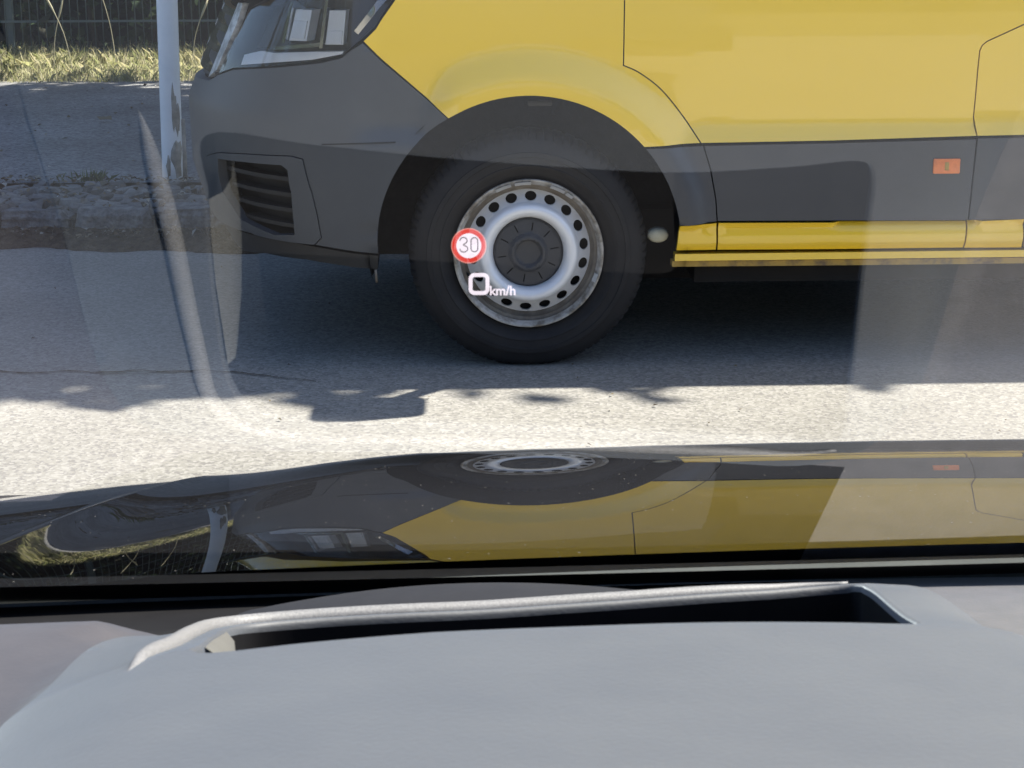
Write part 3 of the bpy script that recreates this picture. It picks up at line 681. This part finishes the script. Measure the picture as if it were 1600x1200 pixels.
# wheel disc with its ring of holes
def circ(r, n, cx=0, cy=0, ry=None, rot=0):
    o = []
    for i in range(n):
        a = 2 * math.pi * i / n; x, y = r * math.cos(a), (ry or r) * math.sin(a)
        o.append((cx + x * math.cos(rot) - y * math.sin(rot), cy + x * math.sin(rot) + y * math.cos(rot)))
    return o
def disc_n(r): return float(np.interp(r, [.150, .158, .172, .186], [-.026, -.036, -.049, -.058]))
def dmap(u, v, d): r = math.hypot(u, v); k = 1.0 + (d * .0); return (u * k, -(disc_n(r) - d), v * k)
NH = 18
holes = [circ(.0135, 14, .1665 * math.cos(2 * math.pi * (i + .36) / NH), .1665 * math.sin(2 * math.pi * (i + .36) / NH), .0175, 2 * math.pi * (i + .36) / NH) for i in range(NH)]
v, f = sheet(circ(.1855, 90), [circ(.150, 90)] + holes, .011, dmap, .012, hole_step=.006)
disc_me = mesh('disc', v, f, True, 40); disc_me.materials.append(M_rim)
ring_me = mesh('ring', *lathe([(.1515, -.028), (.147, -.018), (.143, -.010), (.137, -.005), (.130, -.003), (.122, -.005), (.114, -.011), (.108, -.020), (.1045, -.034), (.1035, -.045)], 96), True, 60); ring_me.materials.append(M_rim)
slots = []
for i in range(10):
    a = 2 * math.pi * (i + .25) / 10 + R_(0); c_, s_ = math.cos(a), math.sin(a); hw = .0016
    slots.append([(r * c_ - t * s_, r * s_ + t * c_) for r, t in ((.066, -hw), (.090, -hw), (.090, hw), (.066, hw))])
def cmap(u, v, d):
    r = math.hypot(u, v); return (u, -(float(np.interp(r, [0, .030, .036, .041, .050, .054, .058, .098, .104], [-.026, -.025, -.024, -.012, -.012, -.019, -.025, -.030, -.038])) - d), v)
v, f = sheet(circ(.104, 64), slots, .006, cmap, .006)
cap_me = mesh('hub_cap', v, f, True, 30); cap_me.materials.append(M_cap)
back_me = mesh('wheel_back', [(.2 * math.cos(a), .075, .2 * math.sin(a)) for a in np.linspace(0, 6.2, 40)], [tuple(range(40))], False); back_me.materials.append(M_dark)
capb_me = mesh('cap_back', [(.1 * math.cos(a), .040, .1 * math.sin(a)) for a in np.linspace(0, 6.2, 40)], [tuple(range(40))], False); capb_me.materials.append(M_dark)
wt = []
for a0, a1 in ((104, 117), (88, 101), (60, 72), (52, 58), (-24, -17)):
    vs_, fs = [], []
    for i in range(9):
        a = R_(a0 + (a1 - a0) * i / 8)
        for r, q in ((.2145, .0065), (.2145, .003), (.205, -.012), (.2045, -.006)): vs_.append((r * math.cos(a), -q - .0005, r * math.sin(a)))
    for i in range(8):
        for j in range(4): fs.append((i * 4 + j, i * 4 + (j + 1) % 4, i * 4 + 4 + (j + 1) % 4, i * 4 + 4 + j))
    fs += [(0, 1, 2, 3), (35, 34, 33, 32)]
    me = mesh('balance_weight', vs_, fs, True, 40); me.materials.append(M_lead); wt.append(me)
vv_me = mesh('valve', *tube_data([(.192 * math.cos(R_(200)), .045, .192 * math.sin(R_(200))), (.188 * math.cos(R_(200)), .01, .188 * math.sin(R_(200)))], .004, 8)); vv_me.materials.append(M_black)
def wheel(s, y, flip):
    wl = link('wheel', None, None, van); wl.location = (s, y, HZ)
    if flip: wl.scale = (1, -1, 1)
    for nm, me in (('tyre', tyre_me), ('flange', fl_me), ('rim_barrel', br_me), ('wheel_disc', disc_me), ('rim_ring', ring_me), ('hub_cap', cap_me), ('wheel_back', back_me), ('cap_back', capb_me), ('valve', vv_me)):
        link(nm, me, None, wl)
    for me in wt: link('balance_weight', me, None, wl)
    return wl
wheel(0, 0.0, False); wheel(3.64, 0.0, False); wheel(0, 1.98, True); wheel(3.64, 1.98, True)

# ================================================================ OUR CAR
CYW = R_(3.6)
car = empty('car', 'black car in which the picture is taken, seen over its dashboard and bonnet', 'car', (0, 0, 0), CYW)
# every car part is modelled relative to the driver's eye: x right, y ahead, z up from the eye
def cz(z): return EYE_H + z
XC = .37
def bonnet_prof():
    """long shallow slope that rolls over towards the nose; slope in degrees against the dip angle seen from the eye"""
    ys, zs = [1.0], [-.445]; y, z = 1.19, -.4355; ys = [y]; zs = [z]; roll = None
    while y < 2.34:
        dip = math.degrees(math.atan2(-z, y))
        if roll is None:
            sl_ = float(np.interp(dip, [16.99, 17.32, 17.68, 18.4, 19.36, 20.6], [14.0, 12.7, 11.3, 10.5, 9.5, 8.6]))
            if dip <= 17.0: roll = y
        else:
            q = y - roll; sl_ = 14.0 + 18 * q + 160 * max(0, q - .14) ** 2 + 900 * max(0, q - .28) ** 2; sl_ = min(sl_, 80)
        y += .004 * math.cos(R_(sl_)); z -= .004 * math.sin(R_(sl_)); ys.append(y); zs.append(z)
        if z < -.95: break
    return np.array(ys), np.array(zs)
_by, _bz = bonnet_prof(); BY1 = min(2.33, float(_by[-1]))
def crease_x(y): return -.307 + .195 * (y - 1.43)
def bz(x, y):
    z = float(np.interp(y, _by, _bz)) - .022 * (x - XC) ** 2 + .001
    for xx in ((x,) if x <= XC else (2 * XC - x,)):
        c = crease_x(y)
        z -= .014 * sm(.02 + (c + .22), c, xx)
        r = max(0.0, c - xx); z -= .22 * min(r, .014) + .03 * r + .10 * r * r
    return z
def grid_part(name, xs, ys, fn, m, parent, drop=None, sharp=None):
    vs_ = [(x, y, cz(fn(x, y))) for y in ys for x in xs]; nx = len(xs); ny = len(ys)
    fs = [(j * nx + i, j * nx + i + 1, (j + 1) * nx + i + 1, (j + 1) * nx + i) for j in range(ny - 1) for i in range(nx - 1)]
    if drop:
        ed = [j * nx for j in range(ny)] + [(ny - 1) * nx + i for i in range(1, nx)] + [j * nx + nx - 1 for j in range(ny - 2, -1, -1)]
        b = len(vs_)
        for e in ed: vs_.append((vs_[e][0], vs_[e][1], drop))
        for k in range(len(ed) - 1): fs.append((ed[k + 1], ed[k], b + k, b + k + 1))
    return obj(name, vs_, fs, m, parent, sharp=sharp)
ys = np.concatenate([np.linspace(1.19, 1.55, 16), np.linspace(1.57, BY1, 56)])
off_ = np.concatenate([np.linspace(-.28, -.03, 10), [-.02, -.0145, -.0135, -.007, -.0005, .0005, .006], np.linspace(.012, .26, 26)])
vs_, fs = [], []; cols = None
for y in ys:
    c = crease_x(y); row = [c + q for q in off_] + list(np.linspace(c + .29, 2 * XC - c - .29, 22)) + [2 * XC - c - q for q in off_[::-1]]
    cols = len(row); vs_ += [(x, y, cz(bz(x, y))) for x in row]
for j in range(len(ys) - 1):
    for i in range(cols - 1): a = j * cols + i; fs.append((a, a + 1, a + cols + 1, a + cols))
ny = len(ys); ed = [j * cols for j in range(ny)] + [(ny - 1) * cols + i for i in range(1, cols)] + [j * cols + cols - 1 for j in range(ny - 2, -1, -1)]
b = len(vs_)
for e in ed: vs_.append((vs_[e][0], vs_[e][1], .32))
for k in range(len(ed) - 1): fs.append((ed[k + 1], ed[k], b + k, b + k + 1))
obj('bonnet', vs_, fs, M_bonnet, car, sharp=55)
# cowl under the windscreen and the body below
def cowl_fn(x, y): return float(np.interp(y, [1.105, 1.13, 1.16, 1.192], [-.438, -.431, -.434, -.446])) - .022 * (x - XC) ** 2 - .012 * sm(-.05, -.3, x)
grid_part('cowl', np.linspace(-.62, 1.36, 50), [1.105, 1.115, 1.125, 1.135, 1.15, 1.16, 1.17, 1.18, 1.192], cowl_fn, M_cowl, car)
v, f = box_data(-.6, 1.34, 1.14, 2.2, .35, .72); obj('engine_bay', v, f, M_dark, car, smooth=False)
# windscreen
AL = R_(31.5); TA = math.tan(AL); GB = (1.12, -.425)
def gz(y): return GB[1] + (GB[0] - y) * TA
vs_, fs = [], []; nx = 12
for j in range(9):
    y = GB[0] + .012 - (GB[0] + .2) * j / 8
    for i in range(nx + 1): vs_.append((-.62 + 1.98 * i / nx, y, cz(gz(y))))
for j in range(8):
    for i in range(nx): a = j * (nx + 1) + i; fs.append((a, a + 1, a + nx + 2, a + nx + 1))
wind = obj('windscreen', vs_, fs, M_wind, car)
fr = [(-.62 + 1.98 * i / 40) for i in range(41)]
vs_, fs = [], []
for i, x in enumerate(fr):
    top = 1.096 - .012 * (x - XC) ** 2 * 2
    vs_ += [(x, GB[0] + .02, cz(gz(GB[0] + .02)) - .003), (x, top, cz(gz(top)) - .003)]
    if i: fs.append((2 * i - 2, 2 * i, 2 * i + 1, 2 * i - 1))
obj('glass_border', vs_, fs, M_frit, wind, smooth=False)
# dashboard
def deck(x, y): return float(np.interp(y, [.2, .6, .9, 1.0, 1.13], [-.33, -.36, -.392, -.408, -.432])) - .02 * (x - .1) ** 2 + .03 * sm(-.10, -.16, x) * sm(1.04, .92, y)
def plate(y): return -.286 - .22 * (y - .70) if y < .70 else -.286 - .36 * (y - .70)
hood_o = [tuple(p) for p in catmull([(-.17, .30), (-.165, .45), (-.158, .62), (-.152, .76), (-.148, .90), (-.115, .958), (.0, .970), (.15, .980), (.235, .985), (.272, .94), (.278, .80), (.285, .62), (.29, .30)], 6)]
hood_o.append((.06, .2))
HO = np.array(hood_o)
def pdist(x, y):
    a = HO; b = np.roll(HO, -1, 0); ab = b - a; t = np.clip(((x - a[:, 0]) * ab[:, 0] + (y - a[:, 1]) * ab[:, 1]) / (ab ** 2).sum(1), 0, 1)
    d = np.hypot(a[:, 0] + t * ab[:, 0] - x, a[:, 1] + t * ab[:, 1] - y).min()
    return d if inpoly(x, y, hood_o) else -d
def dash_z(x, y):
    d = pdist(x, y); dk = deck(x, y)
    crown = -.25 * max(0, abs(x - .07) - .02) ** 2
    top = plate(y) + crown + .034 * (x + .05) * sm(.70, .90, y) + float(np.interp(x, [-.10, -.06, .04, .12, .20, .25], [.0022, .0005, -.0036, -.0030, .0002, .0045])) * sm(.74, .93, y)
    W = (.055 + .03 * sm(-.04, -.12, x)) - .040 * sm(.76, .93, y)
    if d >= W: return top
    if d <= -.012: return dk
    t = (d + .012) / (W + .012); k = math.sqrt(max(0, 1 - (1 - t) ** 2.4))
    return dk + (top - dk) * k
well_o = [tuple(p) for p in catmull([(-.078, .690), (-.031, .694), (.044, .705), (.118, .714), (.172, .713), (.203, .711), (.213, .724), (.219, .765), (.228, .83), (.238, .90), (.244, .940), (.232, .955), (.16, .948), (.03, .937), (-.055, .930), (-.084, .905), (-.086, .82), (-.082, .74)], 5, True)]
dash = link('dashboard', None, None, car)
outer = [(-.45, .30), (.62, .30), (.62, 1.13), (-.45, 1.13)]
def dmap2(x, y, d): return (x, y, cz(dash_z(x, y) - d))
v, f = sheet(hood_o[:-1], [well_o], .011, dmap2, 0, hole_step=.006)
obj('hud_hood', v, f, M_dash, dash)
hole_d = hood_o[:-1]
front_o = [(-.165, 1.00), (-.2, 1.03), (-.44, 1.04), (-.44, 1.118), (-.175, 1.118), (.25, 1.122), (.257, 1.06), (.262, 1.015), (.15, .998), (.0, .990), (-.12, .985)]
v, f = sheet(front_o, [], .016, lambda x, y, d: (x, y, cz(dash_z(x, y) + .003 * 0 - .0006)), 0)
obj('front_panel', v, f, M_well, dash)
hx, hy = np.linspace(-.10, .19, 26), np.linspace(1.0, 1.08, 10)
vs_ = [(x, y, cz(deck(x, y) - .002 + .021 * max(0.0, math.sin(math.pi * (x + .10) / .29)) ** .6 * (1 - ((x - .0) / .45) ** 2) * max(0.0, math.sin(math.pi * (y - 1.0) / .08)) ** .5)) for y in hy for x in hx]
obj('defroster_cover', vs_, [(j * 26 + i, j * 26 + i + 1, j * 26 + i + 27, j * 26 + i + 26) for j in range(9) for i in range(25)], M_cover, dash)
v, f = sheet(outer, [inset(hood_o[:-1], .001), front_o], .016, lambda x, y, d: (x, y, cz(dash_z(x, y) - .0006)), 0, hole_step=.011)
fl_ = [q for q in f if sum(v[i][0] for i in q) / len(q) < -.05]; f = [q for q in f if sum(v[i][0] for i in q) / len(q) >= -.05]  # left faces of the deck split off for the painted shade
obj('deck_shaded_end', v, fl_, M_deckshade, dash)
obj('dash_deck', v, f, M_deck, dash)
# rolled lip round the well's opening
vs_, fs = [], []; w_in = [inset(well_o, q) for q in (0, .0007, .0015, .0021, .0024)]; n_ = len(w_in[0])
wl_o = inset(well_o, 0)
for i in range(n_):
    z = dash_z(*wl_o[i])
    for k, dz in enumerate((.0, .0002, .0008, .0020, .0042)): vs_.append((w_in[k][i][0], w_in[k][i][1], cz(z - dz)))
for i in range(n_):
    j = (i + 1) % n_
    for k in range(4): fs.append((i * 5 + k, j * 5 + k, j * 5 + k + 1, i * 5 + k + 1))
obj('well_lip', vs_, fs, M_dash, dash)
# well walls and floor
vs_, fs = [], []; n_ = len(well_o)
for i, (x, y) in enumerate(wl_o):
    z = dash_z(x, y); x, y = w_in[4][i]
    for k, dz in enumerate((.0041, .006, .05, .13)): vs_.append((x, y, cz(z - dz)))
for i in range(n_):
    j = (i + 1) % n_
    for k in range(3): fs.append((i * 4 + k, j * 4 + k, j * 4 + k + 1, i * 4 + k + 1))
fs.append(tuple(i * 4 + 3 for i in range(n_)))
obj('hud_well', vs_, fs, M_well, dash)
# end wall of the well, sunlight put into its paler colour
vs_, fs = [], []
cap = [(-.0765, .735), (-.0785, .765), (-.080, .80), (-.0805, .84), (-.081, .875)]
for i, (x, y) in enumerate(cap):
    z = dash_z(-.085, y); wq = (.006, .0085, .008, .005, .001)[i]; vs_ += [(x - .003, y, cz(z - .001)), (x + wq * .5, y, cz(z - .006)), (x + wq, y, cz(z - .016)), (x + wq, y, cz(z - .03))]
    if i:
        for k in range(3): fs.append((4 * i - 4 + k, 4 * i + k, 4 * i + 1 + k, 4 * i - 3 + k))
obj('well_lit_end', vs_, fs, M_wellend, dash)
# raised rim round the far lip
rp = catmull([(-.1036, .670), (-.1005, .70), (-.0985, .76), (-.098, .85), (-.094, .915), (-.066, .942), (.028, .950), (.16, .960), (.215, .966), (.242, .962)], 6)
rr = [.0012 + .0034 * sm(0, 11, i) * sm(len(rp) - 1, len(rp) - 16, i) for i in range(len(rp))]
v, f = tube_data([(p[0], p[1], cz(dash_z(p[0], p[1]) + .0002 - .0022 * (1 - sm(0, 9, i)))) for i, p in enumerate(rp)], rr, 12); obj('hud_rim', v, f, M_rimtrim, dash)

# head-up display picture
HUD_D = 1.15
def glass_pt(x, y, lift=.0):
    """the display's image hangs upright just beyond the windscreen, above the cowl, where the projector's optics focus it; x right, y down in 0.38 mm steps"""
    u, v_ = (float(x) - 800) / 3000.0, (float(y) - 600) / 3000.0
    u, v_ = u - ROLL * v_, v_ + ROLL * u
    d = Fw + u * Rt + v_ * Dn; t = (HUD_D - lift) / d.y
    p = d * t; return (p.x, p.y, p.z + EYE_H)
hud = empty('head_up_display', 'glowing head-up display with red 30 limit and 0 km/h before the wheel', 'display')
E_red = emit('hud red', (1.0, .06, .04), .27, .45); E_white = emit('hud white', (1.0, .88, .98), .36, .4); E_ink = emit('hud digit grey', (.9, .8, .9), .01, .2); E_edge = emit('hud pale red', (1.0, .34, .28), .26, .8)
def ring2(cx, cy, r0, r1, n=64, ry=None, lift=.0003):
    vs_, fs = [], []
    for i in range(n):
        a = 2 * math.pi * i / n
        for r in (r0, r1): vs_.append(glass_pt(cx + r * math.cos(a), cy + r * math.sin(a), lift))
    for i in range(n): j = (i + 1) % n; fs.append((2 * i, 2 * j, 2 * j + 1, 2 * i + 1))
    return vs_, fs
def solid(cx, cy, r, lift, n=64): return [glass_pt(cx + r * math.cos(2 * math.pi * i / n), cy + r * math.sin(2 * math.pi * i / n), lift) for i in range(n)], [tuple(range(n))]
sg = obj('speed_limit_symbol', *ring2(732.5, 384, 19.5, 26), E_red, hud, smooth=False)
obj('symbol_edge', *ring2(732.5, 384, 26, 27.6), E_edge, sg, smooth=False)
obj('symbol_disc', *solid(732.5, 384, 19.5, .0003), E_white, sg, smooth=False)
def stroke(name, pts, wd, m, parent, lift=.0006, closed=False):
    P = [np.array(p, float) for p in pts]; n = len(P); vs_, fs = [], []
    for i in range(n):
        a = P[(i - 1) % n] if closed or i else P[0]; b = P[(i + 1) % n] if closed or i < n - 1 else P[-1]
        t = b - a; t /= max(np.hypot(*t), 1e-6); nn = np.array([-t[1], t[0]]) * wd / 2
        vs_ += [glass_pt(*(P[i] - nn), lift), glass_pt(*(P[i] + nn), lift)]
    for i in range(n if closed else n - 1): j = (i + 1) % n; fs.append((2 * i, 2 * j, 2 * j + 1, 2 * i + 1))
    return obj(name, vs_, fs, m, parent, smooth=False)
def stadium(x0, x1, y0, y1, r, n=8):
    o = []
    for cx, cy, a0 in ((x1 - r, y0 + r, -90), (x1 - r, y1 - r, 0), (x0 + r, y1 - r, 90), (x0 + r, y0 + r, 180)):
        o += [(cx + r * math.cos(R_(a0 + 90 * i / n)), cy + r * math.sin(R_(a0 + 90 * i / n))) for i in range(n + 1)]
    return o
three = catmull([(718.5, 376.5), (720.5, 372.2), (725, 371), (729, 373.5), (729.3, 378.5), (724, 382.5), (729.5, 385.5), (730.5, 390.5), (726, 393.7), (721, 393), (718.2, 389)], 5)
stroke('limit_digit', three, 1.9, E_ink, sg); stroke('limit_digit', stadium(736, 746.5, 371.5, 393.3, 4.8), 1.9, E_ink, sg, closed=True)
stroke('speed_digit', stadium(735.3, 761.7, 429.6, 457.8, 6.5), 6.2, E_white, hud, .0003, True)
def word(text, x, y, h, adv):
    fc = bpy.data.curves.new('unit_text', 'FONT'); fc.body = text; fc.size = 1.0; tmp = bpy.data.objects.new('tmp', fc); COL.objects.link(tmp)
    fc.offset = .022
    bpy.context.view_layer.update(); dg = bpy.context.evaluated_depsgraph_get(); me = bpy.data.meshes.new_from_object(tmp.evaluated_get(dg))
    xs_ = [q.co.x for q in me.vertices]; x0, x1 = min(xs_), max(xs_)
    for q in me.vertices: q.co = glass_pt(x + (q.co.x - x0) / (x1 - x0) * adv, y - q.co.y * h / .73, .0003)
    bpy.data.objects.remove(tmp); me.materials.clear(); return me
link('unit_text', word('km/h', 765.5, 461, 15, 40), E_white, hud)
